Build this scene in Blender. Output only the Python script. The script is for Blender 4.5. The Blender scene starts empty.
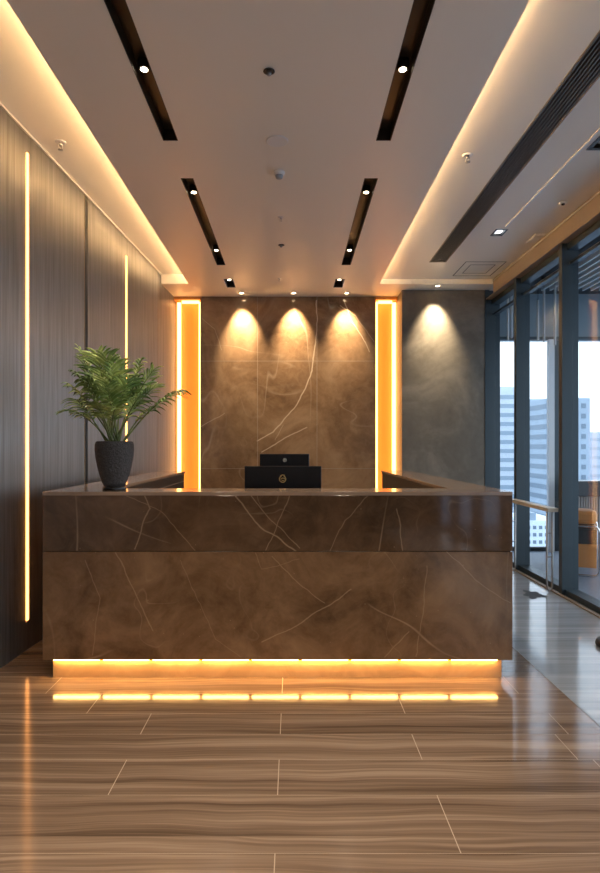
import bpy, bmesh, math, random
from mathutils import Vector, Matrix
R = random.Random(7)
C = bpy.context.scene.collection
PI = math.pi
H = 1.355            # camera height
HC = H + 1.98        # dropped centre ceiling
HL = H + 2.10        # raised ceiling, left
HR = H + 2.04        # raised ceiling, right
SOF = H + 1.87       # soffit over the windows

# ------------------------------------------------------------------ materials
def mat(name):
    m = bpy.data.materials.new(name); m.use_nodes = True
    nt = m.node_tree
    return m, nt, nt.nodes['Principled BSDF']
def simple(name, col, rough=0.5, metal=0.0, emit=None, strength=0, bump=0, bscale=60, spec=None, var=0.0):
    m, nt, b = mat(name)
    b.inputs['Base Color'].default_value = (*col, 1)
    b.inputs['Roughness'].default_value = rough
    b.inputs['Metallic'].default_value = metal
    if spec is not None: b.inputs['Specular IOR Level'].default_value = spec
    if emit:
        b.inputs['Emission Color'].default_value = (*emit, 1); b.inputs['Emission Strength'].default_value = strength
    tc = nt.nodes.new('ShaderNodeTexCoord')
    n = nt.nodes.new('ShaderNodeTexNoise'); n.inputs['Scale'].default_value = bscale; n.inputs['Detail'].default_value = 4
    nt.links.new(tc.outputs['Object'], n.inputs['Vector'])
    if bump:
        bp = nt.nodes.new('ShaderNodeBump'); bp.inputs['Strength'].default_value = bump; bp.inputs['Distance'].default_value = 0.01
        nt.links.new(n.outputs['Fac'], bp.inputs['Height']); nt.links.new(bp.outputs['Normal'], b.inputs['Normal'])
    if var:
        r = nt.nodes.new('ShaderNodeValToRGB')
        r.color_ramp.elements[0].color = (*[c*(1-var) for c in col], 1); r.color_ramp.elements[0].position = .3
        r.color_ramp.elements[1].color = (*[min(1, c*(1+var)) for c in col], 1); r.color_ramp.elements[1].position = .7
        nt.links.new(n.outputs['Fac'], r.inputs['Fac']); nt.links.new(r.outputs['Color'], b.inputs['Base Color'])
    return m
def mth(nt, op, a, b=None, c=None, clamp=False):
    n = nt.nodes.new('ShaderNodeMath'); n.operation = op; n.use_clamp = clamp
    for i, v in enumerate((a, b, c)):
        if v is None: continue
        if isinstance(v, (int, float)): n.inputs[i].default_value = v
        else: nt.links.new(v, n.inputs[i])
    return n.outputs[0]
def mapping(nt, vec, scale=(1,1,1), rot=(0,0,0), loc=(0,0,0)):
    n = nt.nodes.new('ShaderNodeMapping'); n.inputs['Scale'].default_value = scale
    n.inputs['Rotation'].default_value = rot; n.inputs['Location'].default_value = loc
    nt.links.new(vec, n.inputs['Vector']); return n.outputs[0]
def noise(nt, vec, scale, detail=6, rough=.55, dist=0):
    n = nt.nodes.new('ShaderNodeTexNoise'); n.inputs['Scale'].default_value = scale
    n.inputs['Detail'].default_value = detail; n.inputs['Roughness'].default_value = rough; n.inputs['Distortion'].default_value = dist
    nt.links.new(vec, n.inputs['Vector']); return n.outputs['Fac']
def ramp(nt, fac, stops):
    r = nt.nodes.new('ShaderNodeValToRGB'); el = r.color_ramp.elements
    while len(el) < len(stops): el.new(.5)
    for e, (p, c) in zip(el, stops): e.position = p; e.color = (*c, 1)
    nt.links.new(fac, r.inputs['Fac']); return r.outputs['Color']
def mix(nt, fac, a, b):
    n = nt.nodes.new('ShaderNodeMix'); n.data_type = 'RGBA'
    if isinstance(fac, (int, float)): n.inputs[0].default_value = fac
    else: nt.links.new(fac, n.inputs[0])
    for i, v in ((6, a), (7, b)):
        if isinstance(v, tuple): n.inputs[i].default_value = (*v, 1)
        else: nt.links.new(v, n.inputs[i])
    return n.outputs[2]
def vein(nt, vec, scale, width, maskscale, mlo, mhi, dist=.6):
    n = noise(nt, vec, scale, 2, .4, .15)
    d = mth(nt, 'ABSOLUTE', mth(nt, 'SUBTRACT', n, .5))
    v = mth(nt, 'SUBTRACT', 1.0, mth(nt, 'DIVIDE', d, width), clamp=True)
    mk = noise(nt, mapping(nt, vec, loc=(3.1, 7.7, 1.3)), maskscale, 2)
    mr = nt.nodes.new('ShaderNodeMapRange'); mr.inputs[1].default_value = mlo; mr.inputs[2].default_value = mhi
    nt.links.new(mk, mr.inputs[0])
    return mth(nt, 'MULTIPLY', v, mr.outputs[0])
def polyveins(nt, vec, lines, warp=.05):
    wn = nt.nodes.new('ShaderNodeTexNoise'); wn.inputs['Scale'].default_value = 5; wn.inputs['Detail'].default_value = 3
    nt.links.new(vec, wn.inputs['Vector'])
    sw = nt.nodes.new('ShaderNodeSeparateXYZ'); nt.links.new(wn.outputs['Color'], sw.inputs[0])
    sp = nt.nodes.new('ShaderNodeSeparateXYZ'); nt.links.new(vec, sp.inputs[0])
    X = mth(nt, 'MULTIPLY_ADD', mth(nt, 'SUBTRACT', sw.outputs[0], .5), warp, sp.outputs[0])
    Z = mth(nt, 'MULTIPLY_ADD', mth(nt, 'SUBTRACT', sw.outputs[1], .5), warp, sp.outputs[2])
    tot = None
    for wd, stren, pts in lines:
        d = None
        for (ax, az), (bx, bz) in zip(pts, pts[1:]):
            dx, dz = bx-ax, bz-az; L2 = dx*dx+dz*dz
            px = mth(nt, 'SUBTRACT', X, ax); pz = mth(nt, 'SUBTRACT', Z, az)
            t = mth(nt, 'MULTIPLY_ADD', px, dx/L2, mth(nt, 'MULTIPLY', pz, dz/L2), clamp=True)
            ex = mth(nt, 'MULTIPLY_ADD', t, -dx, px); ez = mth(nt, 'MULTIPLY_ADD', t, -dz, pz)
            q = mth(nt, 'SQRT', mth(nt, 'MULTIPLY_ADD', ex, ex, mth(nt, 'MULTIPLY', ez, ez)))
            d = q if d is None else mth(nt, 'MINIMUM', d, q)
        v = mth(nt, 'MULTIPLY', mth(nt, 'SUBTRACT', 1.0, mth(nt, 'DIVIDE', d, wd), clamp=True), stren)
        tot = v if tot is None else mth(nt, 'MAXIMUM', tot, v)
    return tot
def P2(S, pts): return [((x-293)/S, H-(y-447)/S) for x, y in pts]
def marble(name, c1, c2, c3, cv, rough, loc=(0,0,0), vs=1.0, coat=0.0, clouds=1.4, lines=None):
    m, nt, b = mat(name)
    tc = nt.nodes.new('ShaderNodeTexCoord'); v = mapping(nt, tc.outputs['Object'], loc=loc)
    base = ramp(nt, noise(nt, v, clouds, 9, .62, 1.1), [(.28, c1), (.5, c2), (.74, c3)])
    fine = noise(nt, v, 9, 8, .7, .8)
    base = mix(nt, mth(nt, 'MULTIPLY', mth(nt, 'SUBTRACT', fine, .42, clamp=True), 1.1, clamp=True), base, c3)
    d1 = mapping(nt, v, scale=(1.5, 1.5, .42), rot=(0, .75, .3))
    d2 = mapping(nt, v, scale=(.45, 1.5, 1.7), rot=(0, .5, .9))
    va = vein(nt, d1, .9, .0055, 1.2, .48, .62)
    vb = vein(nt, d2, .8, .004, 1.6, .5, .62)
    vc = vein(nt, v, 2.3, .005, 2.0, .52, .7)
    tot = mth(nt, 'ADD', mth(nt, 'MULTIPLY', va, .8*vs), mth(nt, 'ADD', mth(nt, 'MULTIPLY', vb, .7*vs), mth(nt, 'MULTIPLY', vc, .35*vs)), clamp=True)
    if lines: tot = mth(nt, 'MAXIMUM', tot, polyveins(nt, tc.outputs['Object'], lines))
    # pale specks
    sp = nt.nodes.new('ShaderNodeTexVoronoi'); sp.inputs['Scale'].default_value = 14; nt.links.new(v, sp.inputs['Vector'])
    spk = mth(nt, 'MULTIPLY', mth(nt, 'LESS_THAN', sp.outputs['Distance'], .045), .25)
    col = mix(nt, mth(nt, 'MAXIMUM', tot, spk), base, cv)
    nt.links.new(col, b.inputs['Base Color'])
    b.inputs['Roughness'].default_value = rough
    b.inputs['IOR'].default_value = 1.62
    return m

M = {}
M['ceiling'] = simple('ceiling_plaster', (.80, .755, .67), .42, bump=.01, bscale=3, spec=.45)
M['ceil_edge'] = simple('ceiling_trim', (.55, .52, .48), .5)
M['black'] = simple('matte_black', (.008, .008, .009), .5)
M['slot'] = simple('slot_black_metal', (.022, .017, .013), .35)
M['frame'] = simple('window_frame_anthracite', (.038, .056, .068), .42, .3)
M['bronze'] = simple('bronze_metal', (.30, .235, .17), .45, .1)
M['chrome'] = simple('chrome', (.75, .76, .78), .15, 1)
M['steel'] = simple('brushed_steel', (.45, .44, .43), .35, 1)
M['white'] = simple('white_plastic', (.75, .74, .72), .4)
M['lens'] = simple('lamp_lens', (1, .9, .7), .4, emit=(1, .80, .52), strength=6)
M['lens_small'] = simple('lamp_lens_small', (1, .9, .7), .4, emit=(1, .78, .5), strength=6)
M['led'] = simple('led_warm', (1, .7, .3), .5, emit=(1, .50, .15), strength=1.8)
M['led_wall'] = simple('led_wall_warm', (1, .7, .3), .5, emit=(1, .36, .085), strength=2.2)
M['led_cove'] = simple('led_cove_warm', (1, .8, .5), .5, emit=(1, .68, .38), strength=17)
M['led_under'] = simple('led_under_warm', (1, .7, .3), .5, emit=(1, .54, .15), strength=25)
M['ochre'] = simple('ochre_niche_panel', (.80, .36, .09), .45)
M['lacquer'] = simple('black_lacquer', (.012, .012, .014), .22)
M['inner'] = simple('desk_inner_laminate', (.022, .021, .022), .35)
M['grille_slat'] = simple('grille_slat', (.16, .16, .16), .4)
M['seam'] = simple('white_seam', (.85, .85, .84), .4)
M['gold'] = simple('gold_emblem', (.55, .38, .16), .3, .8)
M['silver'] = simple('silver_emblem', (.6, .6, .6), .3, .8)
M['pot'] = simple('rough_grey_stone_pot', (.058, .053, .052), .85, bump=.9, bscale=90, var=.35)
M['soil'] = simple('potting_soil', (.05, .032, .02), .95, bump=.8, bscale=120)
M['stem'] = simple('palm_stem', (.16, .20, .07), .6, var=.3, bscale=25)
M['leather'] = simple('tan_leather', (.46, .20, .065), .45, bump=.1, bscale=150)
M['sling'] = simple('dark_sling_fabric', (.03, .033, .035), .7)
M['palewood'] = simple('pale_wood', (.55, .48, .38), .45, var=.12, bscale=8)
M['lounge_floor'] = simple('blue_grey_carpet', (.17, .20, .24), .55, var=.1, bscale=40)
M['lounge_ceiling'] = simple('dark_void_ceiling', (.03, .035, .04), .7)
M['slat'] = simple('white_ceiling_slat', (.6, .62, .63), .5)
M['bulk'] = simple('grey_bulkhead', (.20, .25, .28), .6)
M['pale_post'] = simple('pale_metal_post', (.72, .74, .76), .4)
M['near'] = simple('taupe_plaster', (.17, .13, .10), .7, bump=.05, bscale=8, var=.08)
M['rubber'] = simple('black_rubber', (.012, .012, .012), .45)
M['diffuser'] = simple('grey_panel', (.38, .38, .38), .5)
M['shadow_gap'] = simple('recess_gap', (.12, .11, .10), .8)
M['facade_ground'] = simple('city_ground', (.30, .36, .42), .9, var=.3, bscale=.05)
M['tower_white'] = simple('tower_white_cladding', (.62, .66, .70), .6, var=.05, bscale=.2)
M['tower_blue'] = simple('tower_blue_cladding', (.36, .43, .50), .5, var=.06, bscale=.2)
M['tower_pale'] = simple('tower_pale_cladding', (.46, .53, .60), .5, var=.06, bscale=.2)
M['tower_glass'] = simple('tower_dark_glazing', (.17, .22, .27), .35)
M['tower_glass2'] = simple('tower_mid_glazing', (.30, .37, .43), .35)
M['low_white'] = simple('low_block_white', (.72, .77, .82), .7)
M['floor_patch'] = simple('dark_floor_mark', (.09, .105, .115), .9, spec=.1)
S1 = 172.
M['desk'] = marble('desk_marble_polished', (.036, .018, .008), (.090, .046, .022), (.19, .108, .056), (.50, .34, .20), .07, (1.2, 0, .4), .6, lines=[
    (.006, 0.46, P2(S1, [(135, 549), (142, 528), (150, 510), (143, 495)])), (.004, 0.31, P2(S1, [(118, 493), (160, 512), (195, 550)])),
    (.006, 0.50, P2(S1, [(235, 497), (262, 527), (296, 552)])), (.004, 0.37, P2(S1, [(248, 493), (272, 520), (300, 549)])), (.004, 0.37, P2(S1, [(265, 551), (282, 515), (290, 494)])),
    (.004, 0.31, P2(S1, [(330, 552), (345, 520), (370, 495)])), (.005, 0.37, P2(S1, [(397, 508), (400, 530), (403, 552)]))])
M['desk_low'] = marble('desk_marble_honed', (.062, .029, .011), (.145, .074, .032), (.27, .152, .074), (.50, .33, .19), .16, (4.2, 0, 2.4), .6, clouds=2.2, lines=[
    (.005, 0.37, P2(S1, [(116, 553), (130, 585), (140, 605), (152, 632)])), (.004, 0.28, P2(S1, [(84, 560), (100, 600), (92, 655)])),
    (.005, 0.43, P2(S1, [(262, 642), (300, 624), (330, 606), (352, 589)])), (.004, 0.37, P2(S1, [(272, 557), (300, 585), (325, 604)])), (.003, 0.28, P2(S1, [(255, 553), (262, 570), (300, 560)])),
    (.004, 0.31, P2(S1, [(417, 658), (424, 606), (428, 566)])), (.004, 0.37, P2(S1, [(385, 658), (410, 633)])), (.004, 0.34, P2(S1, [(448, 552), (475, 580), (510, 603)])), (.003, 0.25, P2(S1, [(180, 560), (215, 640), (240, 658)]))])
M['top'] = marble('desk_top_marble', (.20, .13, .09), (.28, .19, .13), (.36, .25, .17), (.55, .42, .3), .12, (2, 2, 0), .4)
M['plinth'] = marble('plinth_marble', (.30, .17, .08), (.42, .25, .12), (.5, .32, .17), (.6, .45, .3), .35, (0, 1, 0), .5, clouds=4)
S2 = 76.
M['wallmarble'] = marble('wall_marble', (.12, .064, .030), (.24, .138, .070), (.44, .28, .155), (.75, .58, .40), .14, (.3, 2.0, .9), .3, clouds=1.3, lines=[
    (.011, .9, P2(S2, [(317, 300), (317, 330), (312, 370), (305, 390), (294, 409), (273, 432), (257, 441)])), (.009, .8, P2(S2, [(307, 427), (285, 438), (262, 452)])),
    (.009, .8, P2(S2, [(344, 300), (350, 318), (362, 336), (370, 352)])), (.007, .6, P2(S2, [(340, 306), (356, 316), (374, 342)])), (.007, .5, P2(S2, [(201, 426), (225, 413)])),
    (.006, .5, P2(S2, [(275, 440), (283, 425)])), (.006, .4, P2(S2, [(201, 318), (215, 330), (222, 350)]))])
M['grout'] = simple('pale_grout', (.34, .25, .17), .5)

def m_wood():
    m, nt, b = mat('brushed_bronze_panel')
    tc = nt.nodes.new('ShaderNodeTexCoord')
    n1 = noise(nt, mapping(nt, tc.outputs['Object'], scale=(1, 9, .35)), 3.0, 8, .6, .4)
    n2 = noise(nt, mapping(nt, tc.outputs['Object'], scale=(1, 60, .7)), 2.5, 4, .6)
    f = mth(nt, 'ADD', mth(nt, 'MULTIPLY', n1, .5), mth(nt, 'MULTIPLY', n2, .5))
    nt.links.new(ramp(nt, f, [(.3, (.15, .145, .14)), (.5, (.25, .245, .24)), (.72, (.38, .375, .37))]), b.inputs['Base Color'])
    nt.links.new(ramp(nt, n2, [(.3, (.44,)*3), (.7, (.54,)*3)]), b.inputs['Roughness'])
    b.inputs['Metallic'].default_value = .9
    b.inputs['Anisotropic'].default_value = .8
    bp = nt.nodes.new('ShaderNodeBump'); bp.inputs['Strength'].default_value = .25; bp.inputs['Distance'].default_value = .004
    nt.links.new(n2, bp.inputs['Height']); nt.links.new(bp.outputs['Normal'], b.inputs['Normal'])
    return m
M['wood'] = m_wood()
def m_concrete():
    m, nt, b = mat('grey_stucco_wall')
    tc = nt.nodes.new('ShaderNodeTexCoord'); v = tc.outputs['Object']
    n1 = noise(nt, v, 1.3, 9, .6, 1.2); n2 = noise(nt, v, 14, 6, .6)
    f = mth(nt, 'ADD', mth(nt, 'MULTIPLY', n1, .8), mth(nt, 'MULTIPLY', n2, .2))
    nt.links.new(ramp(nt, f, [(.32, (.105, .089, .068)), (.5, (.16, .138, .108)), (.68, (.25, .22, .175))]), b.inputs['Base Color'])
    b.inputs['Roughness'].default_value = .5
    return m
M['concrete'] = m_concrete()
def m_floor(name, stops, rough, seed, sharp=1.0):
    m, nt, b = mat(name)
    tc = nt.nodes.new('ShaderNodeTexCoord'); v = tc.outputs['Object']
    # each slab gets its own shift of the grain
    sep = nt.nodes.new('ShaderNodeSeparateXYZ'); nt.links.new(v, sep.inputs[0])
    row = mth(nt, 'FLOOR', mth(nt, 'DIVIDE', mth(nt, 'SUBTRACT', sep.outputs[1], 2.335), .247))
    cmb = nt.nodes.new('ShaderNodeCombineXYZ')
    nt.links.new(mth(nt, 'MULTIPLY', row, 3.7), cmb.inputs[0]); nt.links.new(mth(nt, 'MULTIPLY', row, 1.9), cmb.inputs[1])
    cmb.inputs[2].default_value = seed
    add = nt.nodes.new('ShaderNodeVectorMath'); add.operation = 'ADD'
    nt.links.new(v, add.inputs[0]); nt.links.new(cmb.outputs[0], add.inputs[1])
    w = add.outputs[0]
    # slow warp
    wn = noise(nt, mapping(nt, w, scale=(.8, 1.4, 1)), 1.3, 2)
    cm2 = nt.nodes.new('ShaderNodeCombineXYZ'); nt.links.new(mth(nt, 'MULTIPLY', mth(nt, 'SUBTRACT', wn, .5), .12), cm2.inputs[1])
    ad2 = nt.nodes.new('ShaderNodeVectorMath'); ad2.operation = 'ADD'
    nt.links.new(w, ad2.inputs[0]); nt.links.new(cm2.outputs[0], ad2.inputs[1])
    g1 = noise(nt, mapping(nt, ad2.outputs[0], scale=(.28, 11, 1)), 1.7, 4, .55)
    g2 = noise(nt, mapping(nt, ad2.outputs[0], scale=(.5, 55, 1)), 1.7, 4, .6)
    f = mth(nt, 'ADD', mth(nt, 'MULTIPLY', g1, .6), mth(nt, 'MULTIPLY', g2, .4))
    nt.links.new(ramp(nt, f, stops), b.inputs['Base Color'])
    b.inputs['Roughness'].default_value = rough
    return m
M['floor'] = m_floor('wood_vein_marble_floor', [(.36, (.085, .054, .034)), (.46, (.145, .094, .061)), (.55, (.20, .135, .090)), (.68, (.30, .215, .15))], .12, 1)
M['floor_pale'] = m_floor('pale_marble_floor', [(.3, (.20, .22, .24)), (.5, (.29, .31, .33)), (.7, (.40, .42, .44))], .12, 5)
def m_leaf():
    m, nt, b = mat('palm_leaflet')
    tc = nt.nodes.new('ShaderNodeTexCoord')
    n = noise(nt, tc.outputs['Object'], 7, 3)
    nt.links.new(ramp(nt, n, [(.34, (.06, .12, .035)), (.5, (.22, .34, .09)), (.62, (.55, .66, .22))]), b.inputs['Base Color'])
    b.inputs['Roughness'].default_value = .38
    b.inputs['Subsurface Weight'].default_value = 0
    return m
M['leaf'] = m_leaf()
def m_glass():
    m = bpy.data.materials.new('window_glass'); m.use_nodes = True; nt = m.node_tree; nt.nodes.clear()
    o = nt.nodes.new('ShaderNodeOutputMaterial'); mx = nt.nodes.new('ShaderNodeMixShader')
    t = nt.nodes.new('ShaderNodeBsdfTransparent'); t.inputs[0].default_value = (.945, .965, .98, 1)
    g = nt.nodes.new('ShaderNodeBsdfGlossy'); g.inputs['Roughness'].default_value = .01
    f = nt.nodes.new('ShaderNodeLayerWeight'); f.inputs[0].default_value = .5
    p = mth(nt, 'MULTIPLY_ADD', mth(nt, 'POWER', f.outputs['Facing'], 5.0), .12, .015)
    nt.links.new(p, mx.inputs[0]); nt.links.new(t.outputs[0], mx.inputs[1]); nt.links.new(g.outputs[0], mx.inputs[2])
    nt.links.new(mx.outputs[0], o.inputs[0]); return m
M['glass'] = m_glass()

# ------------------------------------------------------------------ mesh helpers
class MB:
    def __init__(s): s.bm = bmesh.new(); s.k = 0
    def face(s, pts, k=0):
        f = s.bm.faces.new([s.bm.verts.new(p) for p in pts]); f.material_index = k; return f
    def box(s, x0, x1, y0, y1, z0, z1, k=0, bev=0):
        r = bmesh.ops.create_cube(s.bm, size=1)
        vs = r['verts']
        for v in vs: v.co = Vector(((x0+x1)/2+v.co.x*(x1-x0), (y0+y1)/2+v.co.y*(y1-y0), (z0+z1)/2+v.co.z*(z1-z0)))
        fs = {f for v in vs for f in v.link_faces}
        for f in fs: f.material_index = k
        if bev:
            es = list({e for v in vs for e in v.link_edges})
            bmesh.ops.bevel(s.bm, geom=es, offset=bev, segments=2, profile=.5, affect='EDGES', material=-1)
        return s
    def lathe(s, prof, cx=0, cy=0, n=32, k=0, cap=True):
        rings = []
        for r, z in prof:
            rings.append([s.bm.verts.new((cx+r*math.cos(2*PI*i/n), cy+r*math.sin(2*PI*i/n), z)) for i in range(n)])
        for a, b in zip(rings, rings[1:]):
            for i in range(n):
                f = s.bm.faces.new((a[i], a[(i+1) % n], b[(i+1) % n], b[i])); f.material_index = k; f.smooth = True
        if cap:
            for q in (rings[0][::-1], rings[-1]):
                f = s.bm.faces.new(q); f.material_index = k
        return s
    def tube(s, pts, r, n=8, k=0, closed=False):
        pts = [Vector(p) for p in pts]; rings = []; N = len(pts)
        up = None
        for i, p in enumerate(pts):
            a = pts[(i-1) % N] if (closed or i > 0) else p
            b = pts[(i+1) % N] if (closed or i < N-1) else p
            t = (b-a).normalized()
            if up is None:
                up = Vector((0, 0, 1)) if abs(t.z) < .9 else Vector((1, 0, 0))
            u = t.cross(up).normalized(); w = u.cross(t).normalized(); up = w
            rr = r[i] if isinstance(r, (list, tuple)) else r
            rings.append([s.bm.verts.new(p+u*rr*math.cos(2*PI*j/n)+w*rr*math.sin(2*PI*j/n)) for j in range(n)])
        prs = list(zip(rings, rings[1:])) + ([(rings[-1], rings[0])] if closed else [])
        for a, b in prs:
            for j in range(n):
                f = s.bm.faces.new((a[j], a[(j+1) % n], b[(j+1) % n], b[j])); f.smooth = True; f.material_index = k
        if not closed:
            s.bm.faces.new(rings[0][::-1]).material_index = k; s.bm.faces.new(rings[-1]).material_index = k
        return s
    def build(s, name, mats, parent=None, loc=None, rz=0):
        bmesh.ops.recalc_face_normals(s.bm, faces=s.bm.faces)
        me = bpy.data.meshes.new(name); s.bm.to_mesh(me); s.bm.free()
        for m in (mats if isinstance(mats, (list, tuple)) else [mats]): me.materials.append(m)
        o = bpy.data.objects.new(name, me); C.objects.link(o)
        if parent: o.parent = parent
        if loc: o.location = loc
        o.rotation_euler.z = rz
        return o
def tag(o, label=None, cat=None, group=None, kind=None):
    if label: o['label'] = label
    if cat: o['category'] = cat
    if group: o['group'] = group
    if kind: o['kind'] = kind
    return o
def thing(name, label, cat, loc=(0, 0, 0), rz=0, group=None):
    o = bpy.data.objects.new(name, None); C.objects.link(o); o.empty_display_size = .1
    o.location = loc; o.rotation_euler.z = rz
    return tag(o, label, cat, group)
def struct(o): o['kind'] = 'structure'; return o
def sheet(mb, x0, x1, y0, y1, z, holes=(), thick=0.0, k=0):
    """horizontal slab with rectangular holes"""
    xs = sorted({x0, x1, *[h[i] for h in holes for i in (0, 1)]}); ys = sorted({y0, y1, *[h[i] for h in holes for i in (2, 3)]})
    xs = [x for x in xs if x0 <= x <= x1]; ys = [y for y in ys if y0 <= y <= y1]
    for a, b in zip(xs, xs[1:]):
        for c, d in zip(ys, ys[1:]):
            mx, my = (a+b)/2, (c+d)/2
            if any(h[0] < mx < h[1] and h[2] < my < h[3] for h in holes): continue
            mb.face([(a, c, z), (b, c, z), (b, d, z), (a, d, z)], k)
    return mb
def light(kind, name, loc, energy, col, rot=(0, 0, 0), parent=None, **kw):
    l = bpy.data.lights.new(name, kind); l.energy = energy; l.color = col
    for k, v in kw.items(): setattr(l, k, v)
    o = bpy.data.objects.new(name, l); C.objects.link(o); o.location = loc; o.rotation_euler = rot
    if parent: o.parent = parent
    return o

YN = -3.6      # near end of the room (behind the viewer)
YB = 7.9       # marble back wall
YE = 7.29      # end of the raised ceiling bands
XR = 2.455     # inner face of window mullions
# ------------------------------------------------------------------ floor
f = MB()
XB = 1.49
f.face([(-2.4, YN, 0), (XB, YN, 0), (XB, 8.2, 0), (-2.4, 8.2, 0)], 0)
f.face([(XB, YN, 0), (2.6, YN, 0), (2.6, 8.2, 0), (XB, 8.2, 0)], 1)
rows = [2.0, 2.335, 2.60, 2.83, 3.05]
y = 3.05
while y < 7.6: y += .247; rows.append(y)
y = 2.0; low = []
while y > YN+.3: y -= .26; low.append(y)
rows = low[::-1] + rows
e = .0005
for y in rows:
    g = .0010
    f.face([(-2.1, y-g, e), (XB, y-g, e), (XB, y+g, e), (-2.1, y+g, e)], 2)
i0 = rows.index(2.0)
for i, (a, b) in enumerate(zip(rows, rows[1:])):
    k = i - i0
    if k % 2: js = [-.72, -.06, 1.9-.6] if k in (1, 3) else [-1.36, -.06, 1.24]
    else: js = [.56, 1.235] if k in (0, 2) else [-1.05, .57]
    if k == 0: js = [.56]
    if k == 2: js = [.56, 1.235]
    for x in js:
        if x < XB: f.face([(x-.0018, a, e), (x+.0018, a, e), (x+.0018, b, e), (x-.0018, b, e)], 2)
for y in [-2.2, -.9, .4, 1.7, 3.0, 4.3, 5.6, 6.9]:
    f.face([(XB, y-.002, e), (2.6, y-.002, e), (2.6, y+.002, e), (XB, y+.002, e)], 3)
f.face([(XB-.003, YN, 2*e), (XB+.003, YN, 2*e), (XB+.003, 8.2, 2*e), (XB-.003, 8.2, 2*e)], 3)
fl = struct(f.build('floor', [M['floor'], M['floor_pale'], M['grout'], simple('grey_grout', (.2, .21, .21), .6)]))

# ------------------------------------------------------------------ left wall (local x = into the room, local y = along the wall)
PHI = -math.atan(.0523); WX0 = -1.80-.0523*3.5
def wl(y): return (WX0 + .0523*y)
def wlocal(ydepth): return ydepth / math.cos(PHI)
w = MB()
zt = HL + .05
# panels: between joints, each a thin slab in front of the backing
g1, g2, s1, s2 = wlocal(5.0), wlocal(7.15), wlocal(4.0), wlocal(6.0)
w.box(-.2, -.03, YN-.2, wlocal(8.3), 0, zt, 1)
def panel(y0, y1, z0=.0): w.box(-.03, 0, y0, y1, z0, zt, 0)
def panel_with_led(y0, y1, c, zb, ztop):
    panel(y0, c-.014); panel(c+.014, y1)
    w.box(-.03, 0, c-.014, c+.014, 0, zb, 0); w.box(-.03, 0, c-.014, c+.014, ztop, zt, 0)
panel(YN-.2, wlocal(-1.9)); panel(wlocal(-1.87), wlocal(.3)); panel(wlocal(.33), wlocal(2.6)-.0)
panel_with_led(wlocal(2.603), g1-.045, s1, .19, 3.325)
panel_with_led(g1+.03, g2-.004, s2, .19, 3.275)
panel(g2+.004, wlocal(8.3))
wall_left = struct(w.build('wall_left', [M['wood'], M['black']], loc=(WX0, 0, 0), rz=PHI))
t = MB(); t.box(-.028, .004, g1-.045, g1-.036, 0, HL-.002, 1); t.box(-.028, -.012, g1-.036, g1+.03, 0, HL-.002, 0)
struct(t.build('trim_1', [M['black'], M['bronze']], loc=(WX0, 0, 0), rz=PHI))
t = MB(); t.box(-.028, .002, g2-.004, g2+.004, 0, HC-.002, 0)
struct(t.build('trim_2', [M['bronze']], loc=(WX0, 0, 0), rz=PHI))
t = MB(); t.box(.0005, .012, YN, wlocal(YE)-.02, HL-.014, HL-.001, 0)
struct(t.build('trim_3', [M['ceil_edge']], loc=(WX0, 0, 0), rz=PHI))
for c, ztop, lab in ((s1, 3.325, 'tall warm linear light in the dark wood wall, the longer one at left edge'),
                     (s2, 3.275, 'warm linear light in the dark wood wall rising behind the palm')):
    o = thing('linear_wall_light', lab, 'light', (WX0 - math.sin(PHI)*c, math.cos(PHI)*c, 0), PHI, 'vertical lights in the left wall')
    MB().box(-.024, -.018, -.0135, .0135, .192, ztop-.002).build('housing', M['bronze'], o)
    MB().box(-.0178, .009, -.0115, .0115, .20, ztop-.01, bev=.004).build('diffuser', M['led_wall'], o)

# ------------------------------------------------------------------ back wall
NX0, NX1 = 293, 0
wb = MB()
mx0, mx1 = -1.22, 1.09
wb.box(mx0, mx1, YB, YB+.3, 0, HC, 0)
gz = [H+(447-361)/76, H-(468.5-447)/76]; gx = [(257.5-293)/76, (317-293)/76]
for z in gz: wb.box(mx0, mx1, YB-.0012, YB, z-.003, z+.003, 1)
for x in gx: wb.box(x-.003, x+.003, YB-.0012, YB, 0, HC, 1)
struct(wb.build('wall_back', [M['wallmarble'], M['grout']]))
def niche(x0, x1, yb, n):
    o = MB(); o.box(x0-.02, x1+.02, yb, yb+.02, 0, HC-.04, 0)
    o.box(x0-.02, x1+.02, YB-.0, yb+.02, HC-.04, HC-.0, 0)
    return struct(o.build('wall_niche_%s' % n, [M['ochre']]))
niche(-1.60, -1.22, YB+.14, 'left'); niche(1.09, 1.42, YB+.14, 'right')
def niche_light(label, strips):
    o = thing('niche_light', label, 'light', (0, 0, 0), 0, 'glowing niches beside the marble wall')
    for b in strips: MB().box(*b).build('led_strip', M['led'], o)
zt2 = HC-.045
niche_light('glowing orange light strips of the narrow niche left of the marble wall',
    [(-1.535, -1.485, YB+.05, YB+.07, .02, zt2-.02), (-1.2195-.022, -1.2195-.006, YB+.005, YB+.10, .02, zt2-.02), (-1.47, -1.25, YB+.03, YB+.06, zt2-.035, zt2)])
niche_light('glowing orange light strips of the narrow niche right of the marble wall',
    [(1.315, 1.365, YB+.05, YB+.07, .02, zt2-.02), (1.0905+.006, 1.0905+.026, YB+.005, YB+.10, .02, zt2-.02), (1.13, 1.31, YB+.03, YB+.06, zt2-.035, zt2)])
g = MB(); g.box(1.375, 2.43, 7.57, 8.2, 0, HC, 0)
struct(g.build('wall_right', [M['concrete']]))
g = MB(); g.box(2.42, 2.475, 7.56, 7.60, 0, HR, 0); g.box(2.43, 2.62, 7.60, 8.2, 0, HR, 0)
struct(g.build('trim_4', [M['frame']]))
# wall behind the viewer
g = MB(); g.box(-2.4, 2.6, YN-.2, YN, 0, HL+.1, 0)
struct(g.build('wall_near', [M['near']]))

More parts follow.
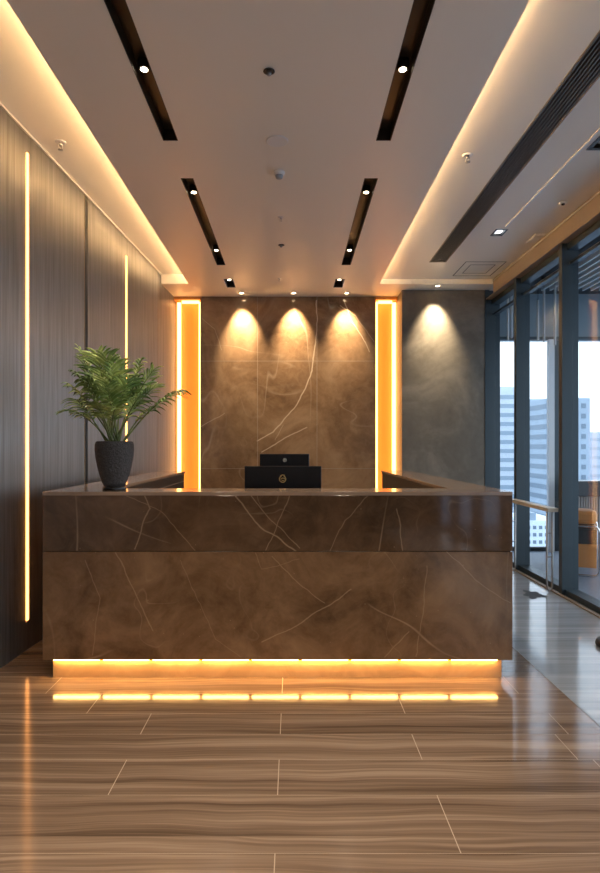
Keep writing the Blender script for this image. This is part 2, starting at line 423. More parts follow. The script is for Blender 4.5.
# ------------------------------------------------------------------ ceiling
slots = [(-.84, -.742, 2.10, 3.88), (.535, .632, 2.10, 3.88), (-.829, -.735, 4.42, 6.53), (.526, .628, 4.42, 6.53),
         (-.82, -.71, 7.07, 7.45), (.50, .615, 7.07, 7.45), (-.84, -.742, -1.2, .9), (.535, .632, -1.2, .9)]  # last pair added out of view, to light the desk front
CX0, CX1 = -1.27, 1.05
cb = MB()
sheet(cb, CX0, CX1, YN, YE, HC, slots)
sheet(cb, -2.3, 2.62, YE, 8.2, HC, slots)
for s_ in slots:                      # the two small recesses reach past the seam
    if s_[2] < YE < s_[3]: pass
th = .022
cb.face([(CX0, YN, HC), (CX0, YE, HC), (CX0, YE, HC+th), (CX0, YN, HC+th)]); cb.face([(CX1, YN, HC), (CX1, YE, HC), (CX1, YE, HC+th), (CX1, YN, HC+th)])
cb.box(CX0, CX0+.12, YN, YE, HC+th-.001, HC+th); cb.box(CX1-.12, CX1, YN, YE, HC+th-.001, HC+th)
cb.box(CX0+.12, CX0+.135, YN, YE, HC+th-.02, HL+.01); cb.box(CX1-.135, CX1-.12, YN, YE, HC+th-.02, HL+.01)
cb.face([(-2.3, YE, HC), (CX0+.135, YE, HC), (CX0+.135, YE, HL+.01), (-2.3, YE, HL+.01)])
cb.face([(CX1-.135, YE, HC), (2.62, YE, HC), (2.62, YE, HR+.01), (CX1-.135, YE, HR+.01)])
cb.face([(-2.4, YN, HL+.16), (2.7, YN, HL+.16), (2.7, 8.2, HL+.16), (-2.4, 8.2, HL+.16)])
struct(cb.build('ceiling', [M['ceiling']]))
cl = MB(); sheet(cl, -2.3, CX0+.12, YN, YE, HL); struct(cl.build('ceiling_left', [M['ceiling']]))
GX0, GX1, GY1 = 1.50, 1.69, 6.62
cas = (2.01, 2.30, 3.0, 4.12)
dl = (1.875, 2.0, 5.60, 5.86)
cr = MB(); sheet(cr, CX1-.12, 2.445, YN, YE, HR, [(GX0, GX1, YN+.4, GY1), cas, (1.90, 2.02, 5.62, 5.80)])
struct(cr.build('ceiling_right', [M['ceiling']]))
s = MB(); s.box(2.43, 2.62, YN, 7.56, SOF-.012, SOF, 0); s.box(2.43, 2.442, YN, 7.285, SOF, HR-.001, 0); struct(s.build('trim_5', [M['bronze']]))
s = MB(); s.box(2.422, 2.4295, YN, YE-.01, HR-.03, HR-.018, 0); struct(s.build('trim_6', [M['ceil_edge']]))
s = MB(); s.box(1.960, 1.978, YN+.4, 5.55, HR-.008, HR-.0005, 0); struct(s.build('trim_7', [M['seam']]))

# cove lights
for x0, x1, zz, lab in ((CX0+.105, CX0+.119, HL, 'long warm cove light hidden along the left edge of the dropped ceiling'),
                    (CX1-.119, CX1-.105, HR, 'long warm cove light hidden along the right edge of the dropped ceiling')):
    o = MB().box(x0, x1, YN+.1, YE-.05, HC+th+.002, HC+th+.018).build('cove_light', M['led_cove']); tag(o, lab, 'light', 'cove lights')

# slot lights
WARM = (1, .84, .66)
def slot_light(rect, lamps, label, group, e):
    x0, x1, y0, y1 = rect; x0 += .001; x1 -= .001; y0 += .001; y1 -= .001
    cx = (x0+x1)/2
    o = thing('recessed_slot_light', label, 'ceiling light', (cx, (y0+y1)/2, HC), 0, group)
    m_ = MB(); a, b, c, d = x0-cx, x1-cx, -(y1-y0)/2, (y1-y0)/2; hh = .075; tt = .003
    m_.box(a, a+tt, c, d, .0, hh); m_.box(b-tt, b, c, d, .0, hh); m_.box(a, b, c, c+tt, .0, hh); m_.box(a, b, d-tt, d, .0, hh); m_.box(a, b, c, d, hh, hh+tt)
    m_.build('housing', M['slot'], o)
    for ly in lamps:
        yy = ly-(y0+y1)/2
        l_ = MB().lathe([(.014, .030), (.030, .026), (.034, .032), (.034, .072), (.014, .072)], 0, yy, 24).build('spotlight', M['black'], o)
        MB().lathe([(.001, .0245), (.019, .0245), (.019, .0285), (.001, .0285)], 0, yy, 20).build('lens', M['lens'], l_)
        light('SPOT', 'slot_lamp', (0, yy, .018), e, WARM, parent=o, spot_size=R_(120), spot_blend=.8, shadow_soft_size=.02)
def R_(d): return math.radians(d)
G = 'black recessed slot lights'
slot_light(slots[0], [3.19], 'long black ceiling slot with one lit spot, near left', G, 22)
slot_light(slots[1], [3.19], 'long black ceiling slot with one lit spot, near right', G, 22)
slot_light(slots[2], [4.73, 6.12], 'black ceiling slot with two lit spots, further back on the left', G, 12)
slot_light(slots[3], [4.73, 6.12], 'black ceiling slot with two lit spots, further back on the right', G, 12)
slot_light(slots[4], [7.2], 'small black square ceiling recess with a spot, left one by marble wall', G, 3)
slot_light(slots[5], [7.2], 'small black square ceiling recess with a spot, right one by marble wall', G, 3)
slot_light(slots[6], [-.9, .0, .75], 'added unseen ceiling slot lighting the desk from behind the viewer, left', G, 45)  # added slots, unseen; their lamps brighten desk front and floor
slot_light(slots[7], [-.9, .0, .75], 'added unseen ceiling slot lighting the desk from behind the viewer, right', G, 45)

def downlight(x, y, label, e, size, blend, zc=HC):
    o = thing('downlight', label, 'ceiling light', (x, y, zc), 0, 'round downlights in front of the walls')
    MB().lathe([(.024, -.001), (.040, -.001), (.040, -.005), (.028, -.007), (.024, -.004)], 0, 0, 28).build('trim_ring', M['white'], o)
    MB().lathe([(.001, -.0008), (.0235, -.0008), (.0235, -.004), (.001, -.004)], 0, 0, 24).build('lens', M['lens_small'], o)
    light('SPOT', 'wall_wash_lamp', (0, 0, -.012), e, (1, .79, .52), rot=(R_(23), 0, 0), parent=o, spot_size=R_(size), spot_blend=blend, shadow_soft_size=.03)
downlight(-.66, 7.71, 'small round downlight over the left column of wall marble', 95, 62, 1.0)
downlight(.01, 7.71, 'small round downlight over the middle column of wall marble', 108, 62, 1.0)
downlight(.69, 7.71, 'small round downlight over the right column of wall marble', 78, 62, 1.0)
downlight(1.775, 7.36, 'small round downlight in front of the plain grey wall', 78, 64, 1.0)

# air grille
o = thing('air_grille', 'long black slatted air grille in the right-hand ceiling', 'vent', (0, 0, HR))
L0, L1 = YN+.4, GY1
m_ = MB(); m_.box(GX0+.001, GX1-.001, L0+.001, L1-.001, .03, .034); m_.build('backing', M['black'], o)
m_ = MB()
for a, b in ((GX0+.001, GX0+.008), (GX1-.008, GX1-.001)): m_.box(a, b, L0+.001, L1-.001, -.003, .03)
m_.box(GX0+.008, GX1-.008, L0+.001, L0+.008, -.003, .03); m_.box(GX0+.008, GX1-.008, L1-.008, L1-.001, -.003, .03)
m_.build('frame', M['bronze'], o)
n = 8
for i in range(n):
    x = GX0+.017+i*(GX1-GX0-.034)/(n-1)
    MB().box(x-.003, x+.003, L0+.008, L1-.008, .0, .022).build('slat', M['grille_slat'], o)
# ceiling cassette with grey panel at the right edge
o = thing('ceiling_cassette', 'dark-edged rectangular fixture with grey panel at the right edge of the ceiling', 'ceiling fixture', (0, 0, HR))
x0, x1, y0, y1 = cas
m_ = MB(); m_.box(x0+.001, x0+.03, y0+.001, y1-.001, -.004, .05); m_.box(x1-.03, x1-.001, y0+.001, y1-.001, -.004, .05)
m_.box(x0+.03, x1-.03, y0+.001, y0+.03, -.004, .05); m_.box(x0+.03, x1-.03, y1-.03, y1-.001, -.004, .05); m_.box(x0+.001, x1-.001, y0+.001, y1-.001, .05, .053)
m_.build('frame', M['slot'], o); MB().box(x0+.05, x1-.05, y0+.05, y1-.06, .012, .02, bev=.003).build('panel', M['diffuser'], o)
# access panel
o = thing('access_panel', 'flush rectangular access panel with double outline in the right ceiling', 'panel', (0, 0, HR))
def outline(x0, x1, y0, y1, w_, z0, z1):
    m_ = MB(); m_.box(x0, x1, y0, y0+w_, z0, z1); m_.box(x0, x1, y1-w_, y1, z0, z1); m_.box(x0, x0+w_, y0+w_, y1-w_, z0, z1); m_.box(x1-w_, x1, y0+w_, y1-w_, z0, z1); return m_
outline(1.90, 2.35, 6.60, 7.15, .009, -.003, -.0006).build('frame', M['shadow_gap'], o)
outline(1.985, 2.265, 6.71, 7.04, .006, -.003, -.0006).build('hatch', M['shadow_gap'], o)
# square downlight
o = thing('square_downlight', 'small square downlight with bright inner glass in right ceiling', 'ceiling light', (1.96, 5.71, HR))
m_ = outline(-.058, .058, -.088, .088, .02, -.002, .03); m_.box(-.058, .058, -.088, .088, .03, .033); m_.build('frame', M['slot'], o)
MB().box(-.03, .03, -.055, .055, .012, .02).build('lens', simple('cool_lens', (.8, .8, .8), .4, emit=(.9, .95, 1), strength=1.2), o)
# white strip by soffit
o = thing('emergency_light', 'small white angular fitting on the ceiling beside the bronze window trim', 'light', (2.36, 5.85, HR))
MB().box(-.045, .045, -.12, .12, -.012, -.0005, bev=.003).build('body', M['white'], o)
MB().box(-.03, .03, -.05, .05, -.016, -.0125).build('lens', M['pale_post'], o)

# sprinklers, detectors, speaker
def sprinkler(x, y, z, label, s_=1):
    o = thing('ceiling_sprinkler', label, 'sprinkler', (x, y, z+.0006), 0, 'ceiling sprinklers')
    MB().lathe([(.012*s_, -.0006), (.03*s_, -.0006), (.03*s_, -.003), (.024*s_, -.008*s_), (.012*s_, -.006)], 0, 0, 24).build('collar', M['white'], o)
    m_ = MB().lathe([(.004*s_, -.0065), (.009*s_, -.0065), (.009*s_, -.02*s_), (.004*s_, -.024*s_)], 0, 0, 14)
    m_.tube([(-.009*s_, 0, -.016*s_), (-.011*s_, 0, -.03*s_), (-.003*s_, 0, -.042*s_)], .002*s_, 6); m_.tube([(.009*s_, 0, -.016*s_), (.011*s_, 0, -.03*s_), (.003*s_, 0, -.042*s_)], .002*s_, 6)
    m_.build('body', M['steel'], o)
    MB().lathe([(.001, -.042*s_), (.014*s_, -.042*s_), (.014*s_, -.0445*s_), (.001, -.0445*s_)], 0, 0, 16).build('deflector', M['steel'], o)
def ring_sprinkler(x, y, z, label):
    o = thing('ceiling_sprinkler', label, 'sprinkler', (x, y, z+.0006), 0, 'ceiling sprinklers')
    MB().lathe([(.015, -.0006), (.03, -.0006), (.031, -.004), (.024, -.006), (.017, -.002)], 0, 0, 28).build('ring', M['slot'], o)
    MB().lathe([(.001, -.0006), (.012, -.0006), (.012, -.022), (.006, -.026), (.001, -.027)], 0, 0, 18).build('body', M['steel'], o)
ring_sprinkler(-.126, 3.16, HC, 'dark-ringed sprinkler in the centre of the dropped ceiling, nearest')
o = thing('ceiling_speaker', 'flat round white speaker grille in the dropped ceiling', 'speaker', (-.103, 3.88, HC))
MB().lathe([(.060, -.0006), (.072, -.0006), (.072, -.004), (.066, -.007), (.060, -.005)], 0, 0, 40).build('trim_ring', M['white'], o)
MB().lathe([(.001, -.0006), (.0595, -.0006), (.0595, -.003), (.001, -.004)], 0, 0, 40).build('grille', M['diffuser'], o)
o = thing('smoke_detector', 'white domed smoke detector behind the round ceiling speaker', 'smoke detector', (-.1, 4.32, HC))
MB().lathe([(.001, -.0006), (.04, -.0006), (.042, -.006), (.04, -.018), (.03, -.026)], 0, 0, 32).build('base', M['white'], o)
MB().lathe([(.029, -.0262), (.024, -.045), (.012, -.05), (.001, -.05)], 0, 0, 28).build('sensor', M['diffuser'], o)
sprinkler(-.108, 5.17, HC, 'small white sprinkler behind the smoke detector', .8)
ring_sprinkler(-.115, 5.88, HC, 'small dark-ringed sprinkler further back in the dropped ceiling')
sprinkler(-.16, 7.05, HC, 'tiny ceiling sprinkler nearest the marble wall', .7)
sprinkler(-1.60, 4.13, HL, 'sprinkler in the warm lit ceiling band above the wood wall', 1.25)
sprinkler(1.22, 4.19, HR, 'sprinkler in the warm lit ceiling band on the right', 1.2)
o = thing('smoke_detector', 'small dark-centred detector on the ceiling near the windows', 'smoke detector', (2.25, 5.0, HR))
MB().lathe([(.016, -.0006), (.034, -.0006), (.034, -.012), (.026, -.018), (.016, -.012)], 0, 0, 28).build('base', M['white'], o)
MB().lathe([(.001, -.0006), (.015, -.0006), (.013, -.024), (.001, -.026)], 0, 0, 20).build('sensor', M['slot'], o)

# ------------------------------------------------------------------ window wall
ms = [7.5, 6.60, 5.475, 4.35, 3.225, 2.1, .975, -.15, -1.275, -2.4, -3.525]
for i, (far, nr) in enumerate(zip(ms, ms[1:])):
    o = bpy.data.objects.new('window_%d' % (i+1), None); C.objects.link(o); struct(o)
    ff = far if i else 7.56
    m_ = MB()
    m_.box(XR, 2.605, nr, nr+.065, 0.0, SOF-.012, 0)
    m_.box(XR+.03, 2.60, nr+.065, ff, 0.0, .055, 0)
    m_.box(XR+.05, 2.60, nr+.065, ff, SOF-.075, SOF-.012, 0)
    m_.box(XR+.07, 2.58, nr+.065, ff, 3.02, 3.045, 0)
    m_.build('frame', M['frame'], o)
    MB().box(2.55, 2.556, nr+.067, ff-.002, .056, 3.019).build('pane', M['glass'], o)
# low metal threshold on the room side
s = MB(); s.box(2.425, XR-.001, YN, 7.55, .0006, .012, 0); struct(s.build('trim_8', [M['bronze']]))

# ------------------------------------------------------------------ lounge beyond the glass
LX0, LX1, LY1 = 2.62, 4.8, 7.8
s = MB(); s.box(LX0-.01, LX1, YN, LY1+.1, -.25, 0, 0); struct(s.build('floor_lounge', [M['lounge_floor']]))
s = MB(); s.box(-2.6, 2.6, YN-.2, 8.4, -.25, -.01, 0); struct(s.build('floor_slab', [M['near']]))
LC = H+1.99
s = MB(); s.box(LX0+.2, LX1, YN, LY1+.1, LC, LC+.1, 0); s.box(LX0, LX0+.2, YN, LY1+.1, LC-.0, LC+.1, 1); struct(s.build('ceiling_lounge', [M['lounge_ceiling'], M['bulk']]))
G = 'pale ceiling slats beyond the glass'
sl = thing('slatted_ceiling', 'dark ceiling with thin white slats beyond the window wall', 'ceiling', (0, 0, 0))
for i in range(18):
    x = 2.92 + i*.10
    MB().box(x, x+.018, 1.5, 7.3, LC-.09, LC-.03).build('slat', M['slat'], sl)
for y in (2.8, 4.2, 5.6, 7.0): MB().box(2.90, 4.66, y, y+.03, LC-.03, LC-.001).build('rail', M['lounge_ceiling'], sl)
s = MB(); s.box(LX0, LX1, LY1, LY1+.12, H+1.39, LC, 0); s.box(LX0, LX1, LY1-.02, LY1, H+1.39, H+1.43, 1); struct(s.build('wall_lounge_bulkhead', [M['bulk'], M['frame']]))
o = bpy.data.objects.new('window_11', None); C.objects.link(o); struct(o)
m_ = MB(); m_.box(LX0, LX1, LY1+.02, LY1+.08, 0, .05, 0)
for x in (2.64, 3.41, 4.4): m_.box(x, x+.06, LY1+.02, LY1+.1, .05, H+1.39, 0)
m_.build('frame', M['frame'], o)
MB().box(3.30, 3.375, LY1-.06, LY1+.0, 0, H+1.39).build('post', M['pale_post'], o)
MB().box(LX0+.1, LX1, LY1+.04, LY1+.046, .051, H+1.389).build('pane', M['glass'], o)
# tube pendants
def pendant(px, y, top, bot, lab):
    X = (px-293)*y/600
    o = thing('tube_pendant', lab, 'pendant lamp', (X, y, 0), 0, 'thin white tube pendants beyond the glass')
    zt_, zb_ = H+(447-top)*y/600, H+(447-bot)*y/600
    MB().lathe([(.001, zb_), (.013, zb_), (.013, zt_), (.001, zt_)], 0, 0, 12).build('tube', M['slat'], o)
    MB().lathe([(.001, zt_+.0005), (.003, zt_+.0005), (.003, LC-.0012), (.001, LC-.0012)], 0, 0, 6).build('cord', M['black'], o)
for a in ((508, 7.45, 296, 340, 'leftmost thin white tube pendant, in the far window bay'), (511.5, 7.6, 290, 338, 'thin white tube pendant, second in the far window bay'),
          (538, 7.3, 300, 340, 'thin white tube pendant, left of three in the second window bay'), (544, 7.15, 290, 342, 'thin white tube pendant, middle of three in the second window bay'),
          (555, 6.95, 285, 345, 'thin white tube pendant, right of three beside the pillar')):
    pendant(*a)
# console table hugging the glass
o = thing('console_table', 'narrow pale wood console table in front of the window mullions', 'table', (2.40, 6.03, 0))
m_ = MB(); m_.box(-.05, .047, -.50, .56, .755, .79, bev=.004); m_.build('tabletop', M['palewood'], o)
for y in (-.43, .50):
    m_ = MB(); m_.tube([(-.03, y, .754), (-.03, y, .05), (-.022, y, .028), (-.005, y, .022), (.012, y, .028), (.02, y, .05), (.02, y, .754)], .009, 8)
    for z in (.55, .33): m_.tube([(-.03, y, z), (.02, y, z)], .006, 6)
    m_.build('leg', M['steel'], o)
# dark counter with ribbed front
o = thing('bar_counter', 'black-topped counter with pale ribbed front beyond the windows', 'counter', (3.34, 7.14, 0))
MB().box(-.02, 1.4, -.02, .25, .77, .95, bev=.006).build('countertop', M['lacquer'], o)
m_ = MB(); m_.box(0.03, 1.35, .03, .22, 0, .769, 0)
for i in range(44): m_.box(.035+i*.03, .035+i*.03+.018, .012, .03, .06, .769, 0)
m_.build('ribbed_front', simple('pale_ribbed_panel', (.30, .27, .25), .6), o)
# armchair
def armchair(x, y, rz):
    o = thing('lounge_chair', 'tan leather lounge chair with tubular chrome frame beyond the glass', 'chair', (x, y, 0), rz)
    W_ = .36
    def loop(yy):
        r_ = .06; pts = []
        for cx, cz, a0 in ((W_-r_, .47, 90), (W_-r_, .075, 0), (r_, .075, -90), (r_, .47, -180)):
            for k in range(5):
                a = math.radians(a0 - k*22.5); pts.append((cx+r_*math.cos(a), yy, cz+r_*math.sin(a)))
        return pts
    for yy in (-.34, .34): MB().tube(loop(yy), .0125, 10, closed=True).build('side_frame', M['chrome'], o)
    for cx in (.04, W_-.04): MB().tube([(cx, -.325, .27), (cx, .325, .27)], .012, 8).build('crossbar', M['chrome'], o)
    MB().box(.03, W_-.03, -.31, .31, .284, .40, bev=.03).build('seat', M['leather'], o)
    MB().box(.0, W_-.02, -.325, -.20, .545, .70, bev=.05).build('backrest', M['leather'], o)
    MB().box(.02, W_-.03, -.19, .31, .545, .66, bev=.05).build('backrest', M['leather'], o)
    for a, b in ((-.352, -.328), (.328, .352)):
        MB().box(.03, W_-.03, a, b, .345, .50, bev=.004).build('arm_sling', M['sling'], o)
        MB().box(.03, W_-.03, a+.001, b-.001, .10, .343, bev=.004).build('side_panel', M['leather'], o)
    return o
armchair(2.98, 6.65, -.43)
# stand base at the right edge
o = thing('post_stand', 'low rounded black base of a stand at the right edge of the floor', 'stand', (2.235, 4.05, 0))
MB().lathe([(.001, .0012), (.16, .0012), (.175, .010), (.172, .03), (.15, .045), (.05, .055), (.001, .056)], 0, 0, 40).build('base', M['rubber'], o)
MB().lathe([(.001, .0565), (.022, .0565), (.022, .95), (.03, .955), (.03, .98), (.001, .985)], 0, 0, 20).build('pole', M['black'], o)
# leaf-like marking on floor
m_ = MB()
for k in range(8):
    a = k*2*PI/8+.2; rr = .08+.07*((k*7) % 3)/2; c_, s_ = math.cos(a), math.sin(a)
    for j in (1,):
        pts = [(0, 0), (rr*.35, .028), (rr*.75, .03), (rr, 0), (rr*.75, -.03), (rr*.35, -.028)]
        m_.face([(p*c_-q*s_, (p*s_+q*c_)*1.3, k*.0002) for p, q in pts]); 
mm = m_.build('floor_mark', M['floor_patch'], loc=(2.21, 5.50, .0016)); tag(mm, 'small dark leaf-shaped mark lying on the pale glossy floor', 'floor mark')

# ------------------------------------------------------------------ reception desk
DX0, DX1, DY = -1.461, 1.281, 3.5
DT = 1.094; B = .112; ZJ = .746
o = thing('reception_desk', 'U-shaped brown marble reception desk with warm light glowing under its front', 'desk', (0, DY, 0))
tk = .03
YEL, YER = 6.45, 6.67
def part(mb, name, m): return mb.build(name, m, o)
tw = .30; fw = .28
# all coordinates below relative to y = DY
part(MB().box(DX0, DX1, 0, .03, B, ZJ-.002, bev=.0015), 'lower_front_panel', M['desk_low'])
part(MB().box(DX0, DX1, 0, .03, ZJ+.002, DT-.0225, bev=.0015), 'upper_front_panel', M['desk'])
part(MB().box(DX0+.004, DX1-.004, .031, fw-.02, B, DT-.0225), 'front_carcass', M['inner'])
part(MB().box(DX0+.002, DX0+.025, .031, YEL-DY, B, DT-.0225), 'side_panel', M['desk'])
part(MB().box(DX1-.025, DX1-.002, .031, YER-DY, B, DT-.0225), 'side_panel', M['desk'])
for (a, b, ye) in ((DX0+.026, DX0+tw-.01, YEL), (DX1-tw+.01, DX1-.026, YER)):
    part(MB().box(a, b, fw, ye-DY, .05, DT-.0225), 'inner_cabinet', M['inner'])
part(MB().box(DX0+tw-.0095, DX0+tw-.002, fw+.02, YEL-DY-.03, .985, .993), 'steel_edge', M['steel'])
cm = MB()
cm.box(DX0, DX1, 0, fw, DT-.022, DT, bev=.001)
part(cm, 'countertop', M['top'])
part(MB().box(DX0, DX0+tw, fw+.001, YEL-DY, DT-.022, DT, bev=.001), 'side_countertop', M['top'])
part(MB().box(DX1-tw, DX1, fw+.001, YER-DY, DT-.022, DT, bev=.001), 'side_countertop', M['top'])
part(MB().box(DX0+tw+.001, DX1-tw-.001, fw+.001, 1.55, .71, .74, bev=.002), 'worktop', M['inner'])
# plinth: recessed
px0, px1, py = DX0+.05, DX1-.055, .028
part(MB().box(px0, px1, py, py+.08, 0, B-.001), 'plinth', M['plinth'])
part(MB().box(px0, px0+.08, py+.081, YEL-DY-.06, 0, B-.001), 'plinth', M['plinth'])
part(MB().box(px1-.08, px1, py+.081, YER-DY-.06, 0, B-.001), 'plinth', M['plinth'])
segs = 9; span = px1-px0-.02
ga = px0+.01
for i in range(segs):
    a = ga+i*span/segs; b = ga+(i+1)*span/segs-.022
    part(MB().box(a, b, .008, .020, B-.004, B-.0008), 'led_strip', M['led_under'])

# monitors
def monitor(x, y, w_, ztop, h_, label, emb):
    o = thing('monitor', label, 'monitor', (x, y, .7405), 0, 'monitors behind the desk')
    z1 = ztop-.7405; z0 = z1-h_
    MB().box(-w_/2, w_/2, -.012, .012, z0, z1, bev=.004).build('casing', M['lacquer'], o)
    MB().box(-w_/2+.01, w_/2-.01, .0122, .0135, z0+.01, z1-.01).build('screen', M['black'], o)
    MB().box(-.03, .03, -.032, -.0125, .008, z0+.06, bev=.004).build('stand', M['steel'], o)
    MB().box(-.11, .11, -.09, .06, .0, .0075, bev=.003).build('base', M['steel'], o)
    return o, z1
o_, z1 = monitor(-.073, 4.35, .555, 1.217, .34, 'larger black monitor seen from behind with gold ring emblem', 'gold')
m_ = MB(); zc = z1-.094; r_ = .023
m_.tube([(-.002+r_*math.cos(a), -.0150, zc+r_*math.sin(a)) for a in [R_(110+k*320/22) for k in range(23)]], .0032, 8)
m_.tube([(-.016, -.015, zc-.002), (-.006, -.015, zc+.007), (.008, -.015, zc+.007), (.016, -.015, zc-.002)], .0028, 8)
m_.tube([(-.01, -.015, zc-.010), (.01, -.015, zc-.010)], .0026, 8)
m_.tube([(-.02, -.015, zc+.022), (-.006, -.015, zc+.030), (.014, -.015, zc+.028)], .0025, 8)
m_.build('emblem', M['gold'], o_)
o_, z1 = monitor(-.068, 4.8, .395, 1.30, .34, 'smaller black monitor standing behind the larger one, silver round emblem', 'silver')
m_ = MB(); zc = z1-.05
m_.tube([(.002+.012*math.cos(a), -.0145, zc+.012*math.sin(a)) for a in [2*PI*k/20 for k in range(20)]], .0028, 8, closed=True)
m_.tube([(.002, -.0145, zc-.007), (.002, -.0145, zc+.007)], .0035, 8)
m_.build('emblem', M['silver'], o_)

# ------------------------------------------------------------------ potted palm
PX, PY, PZ = -1.087, 3.655, DT
o = thing('potted_palm', 'bushy green palm in a rough dark stone pot on the desk corner', 'plant', (PX, PY, PZ))
MB().lathe([(.001, .0008), (.070, .0008), (.072, .006), (.070, .022), (.001, .022)], 0, 0, 40).build('saucer', M['lacquer'], o)
bm_ = MB()
prof = [(.001, .0225), (.062, .0225), (.072, .045), (.088, .09), (.102, .145), (.112, .20), (.1165, .245), (.115, .275), (.109, .292), (.102, .296), (.096, .288), (.094, .272)]
bm_.lathe(prof, 0, 0, 56, cap=False)
bm_.build('pot', M['pot'], o)
MB().lathe([(.001, .262), (.05, .268), (.0935, .266), (.0935, .262), (.001, .261)], 0, 0, 32, cap=False).build('soil', M['soil'], o)
def frond(base, tip, arch, nleaf=17, L=.13, droop=.35, bare=.42):
    """one pinnate frond: rachis from base to tip bending by arch, leaflets both sides"""
    B0, T0 = Vector(base), Vector(tip)
    mid = (B0+T0)/2 + Vector(arch)
    def P(t): return B0*(1-t)**2 + mid*2*t*(1-t) + T0*t*t
    fr = MB(); pts = [P(k/14) for k in range(15)]
    fr.tube(pts, [.0052*(1-k/14)+.0012 for k in range(15)], 6)
    rach = fr.build('frond', M['stem'], o)
    lf = MB()
    for i in range(nleaf):
        t = bare + (1-bare)*(i+.3)/nleaf
        p = P(t); d = (P(min(1, t+.02))-P(t-.02)).normalized()
        side = d.cross(Vector((0, 0, 1)))
        if side.length < .2: side = Vector((1, 0, 0))
        side.normalize(); upv = side.cross(d).normalized()
        prof_ = math.sin(PI*min(1, (t-bare)/(1-bare)*.80+.20))**.6
        ln = L*(.40+.60*prof_)*R.uniform(.85, 1.1)
        for sg in (-1, 1):
            ang = .62 + .50*(1-t) + R.uniform(-.12, .12)
            dr = (d*math.cos(ang)*1.05 + side*sg*math.sin(ang) + upv*R.uniform(.10, .32)).normalized()
            wv = dr.cross(upv).normalized()
            wv = (wv + upv*R.uniform(-.25, .5)*sg).normalized()
            wd = .0088*R.uniform(.8, 1.15); rows_ = []
            N = 6
            for k in range(N+1):
                u = k/N
                q = p + dr*ln*u + Vector((0, 0, -droop*ln*u*u)) 
                wk = wd*(math.sin(PI*min(1, u*.86+.12))**.8) if u < 1 else .0004
                rows_.append((q-wv*wk, q+upv*.0022*(1-u), q+wv*wk))
            vs = [[lf.bm.verts.new(c) for c in r_] for r_ in rows_]
            for a, b in zip(vs, vs[1:]):
                for j in (0, 1):
                    f_ = lf.bm.faces.new((a[j], a[j+1], b[j+1], b[j])); f_.smooth = True
    lv = lf.build('leaflets', M['leaf'], rach)
    sm = lv.modifiers.new('thick', 'SOLIDIFY'); sm.thickness = .0007
z0 = .262
S_ = 1/164.
def fx(px, py, dy=0): return ((px-114)*S_+0, dy, (491-py)*S_)
spec = [  # (tip px, tip py, dy, arch x,y,z, leaf length)
 (80, 352, -.02, (-.02, 0, .14), .13), (76, 358, .10, (-.03, .02, .12), .12),
 (100, 356, -.06, (-.01, -.02, .12), .14), (112, 362, -.12, (0, -.03, .12), .15), (124, 366, -.05, (.01, -.02, .12), .15),
 (136, 360, .10, (.01, .02, .12), .13), (155, 371, -.03, (.02, 0, .13), .12), (150, 378, .12, (.02, .03, .10), .12),
 (182, 392, -.05, (.03, 0, .13), .10), (160, 388, -.12, (.02, -.03, .08), .11), (147, 398, -.16, (.02, -.05, .08), .11),
 (72, 388, -.03, (-.03, 0, .10), .13), (70, 400, .08, (-.03, .02, .09), .12), (84, 378, -.14, (-.02, -.04, .10), .13),
 (70, 413, -.08, (-.02, -.02, .13), .09), (98, 384, -.20, (-.01, -.05, .10), .13), (118, 392, -.22, (0, -.05, .09), .13),
 (136, 384, -.16, (.01, -.04, .10), .13), (110, 372, .16, (0, .05, .10), .13), (130, 372, .20, (.01, .05, .10), .12),
 (92, 372, .18, (-.02, .05, .10), .12), (148, 408, .10, (.02, .02, .10), .10), (124, 412, -.18, (.01, -.06, .12), .09), (104, 408, -.18, (0, -.06, .12), .09),
]
for i, (tx, ty, dy, ar, L) in enumerate(spec):
    a = i*2.4; base = (.03*math.cos(a), .03*math.sin(a), z0-.004)
    frond(base, fx(tx, ty, dy), ar, nleaf=11, L=L*1.45, droop=R.uniform(.35, .7))

# ------------------------------------------------------------------ the city
def tower(name, xa, xb, ytop, D, depth, zb, body, glz, label, pitch=3.6, bh=1.7, split=1, zlow=-42, gap=.0, roof=None):
    X0, X1 = (xa-293)*D/600, (xb-293)*D/600; zt_ = H+(447-ytop)*D/600
    o = thing(name, label, 'building', ((X0+X1)/2, D, zb))
    w2 = (X1-X0)/2
    MB().box(-w2, w2, 0, depth, 0, zt_-zb).build('walls', body, o)
    z = zt_-pitch
    while z > zlow:
        for j in range(split):
            a = -w2+.3+(2*w2-.6)*j/split; b = -w2+.3+(2*w2-.6)*(j+1)/split-gap
            MB().box(a, b, -.12, .0, z-zb, z-zb+bh).build('window_band', glz, o)
        MB().box(-w2-.12, -w2, .5, depth-.5, z-zb, z-zb+bh).build('window_band', glz, o)
        z -= pitch
    if roof: MB().box(-w2+1, w2-1, 1, depth-1, zt_-zb, zt_-zb+roof).build('roof_plant', body, o)
    return o
GZ = -60
tower('tower', 478, 519, 390, 240, 18, GZ, M['tower_white'], M['tower_glass2'], 'pale tower with blue window bands nearest the grey wall', bh=1.6, roof=1.4)
tower('tower', 523.5, 545, 399, 262, 18, GZ, M['tower_pale'], M['tower_glass2'], 'pale blue tower seen between the first two mullions', bh=1.3, split=2, gap=.5)
tower('tower', 548.5, 590, 398, 200, 16, GZ, M['tower_blue'], M['tower_glass'], 'blue-grey tower right of the pale window post', pitch=3.4, bh=1.6, split=5, gap=1.1)
tower('tower', 592, 604, 432, 300, 18, GZ, M['tower_pale'], M['tower_blue'], 'lower pale blue tower further right', pitch=4.5, bh=1.5, split=1)
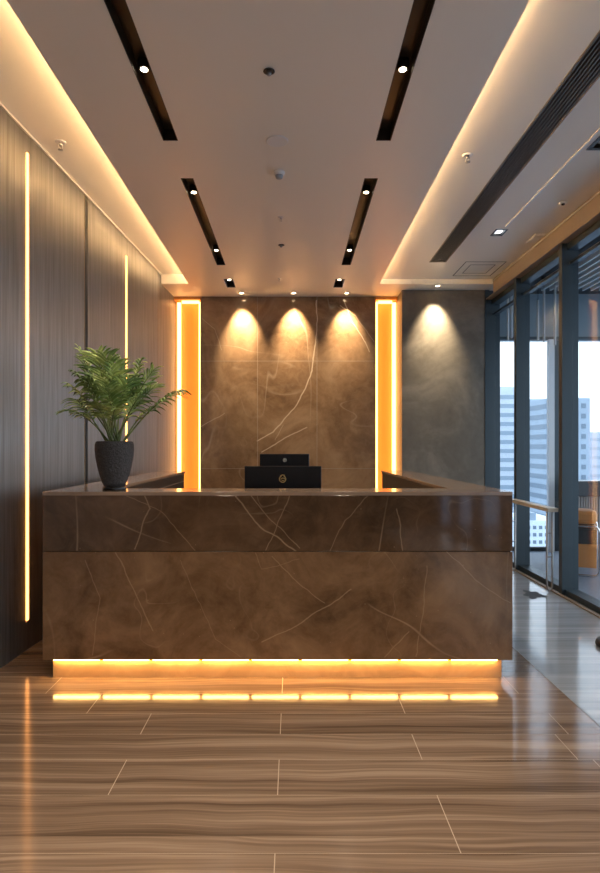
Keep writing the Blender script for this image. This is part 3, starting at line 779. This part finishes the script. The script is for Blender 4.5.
tower('tower', 604, 660, 455, 330, 18, GZ, M['tower_white'], M['tower_glass2'], 'distant low pale block at the right edge of the view', pitch=4, bh=1.5)
# low white block
D = 70; X0, X1 = (524-293)*D/600, (564-293)*D/600; zt_ = H+(447-521)*D/600
o = thing('apartment_block', 'low white block with small dark square windows below the towers', 'building', ((X0+X1)/2, D, GZ))
w2 = (X1-X0)/2
MB().box(-w2, w2, 0, 9, 0, zt_-GZ).build('walls', M['low_white'], o)
MB().box(-w2+.2, -w2+1.6, .5, 3, zt_-GZ, zt_-GZ+.9).build('roof_plant', M['tower_glass2'], o)
for r_ in range(5):
    for c_ in range(6):
        x = -w2+.35+c_*(2*w2-.5)/6; z = zt_-GZ-.95-r_*.85
        MB().box(x, x+.38, -.05, 0, z, z+.4).build('window', M['tower_glass'], o)
s = MB(); s.face([(-900, -900, GZ), (900, -900, GZ), (900, 1500, GZ), (-900, 1500, GZ)]); struct(s.build('ground', [M['facade_ground']]))

# ------------------------------------------------------------------ sky
w = bpy.data.worlds.new('World'); bpy.context.scene.world = w; w.use_nodes = True; nt = w.node_tree
bg = nt.nodes['Background']
tc = nt.nodes.new('ShaderNodeTexCoord'); sp = nt.nodes.new('ShaderNodeSeparateXYZ'); nt.links.new(tc.outputs['Generated'], sp.inputs[0])
nt.links.new(ramp(nt, sp.outputs[2], [(.0, (.62, .74, .84)), (.12, (.74, .83, .90)), (.5, (.72, .84, 1.0)), (1, (.52, .70, .95))]), bg.inputs[0])
bg.inputs[1].default_value = .82

# ------------------------------------------------------------------ camera
cd = bpy.data.cameras.new('Camera'); cam = bpy.data.objects.new('Camera', cd); C.objects.link(cam)
cam.location = (0, 0, H); cam.rotation_euler = (PI/2, 0, 0)
cd.sensor_fit = 'HORIZONTAL'; cd.sensor_width = 36; cd.lens = 36
cd.shift_x = 7/600; cd.shift_y = 10.5/600; cd.clip_end = 3000; cd.clip_start = .05
sc = bpy.context.scene; sc.camera = cam
sc.view_settings.view_transform = 'Standard'; sc.view_settings.look = 'None'; sc.view_settings.gamma = 1
sc.view_settings.use_curve_mapping = False
sc.view_settings.exposure = 1.75
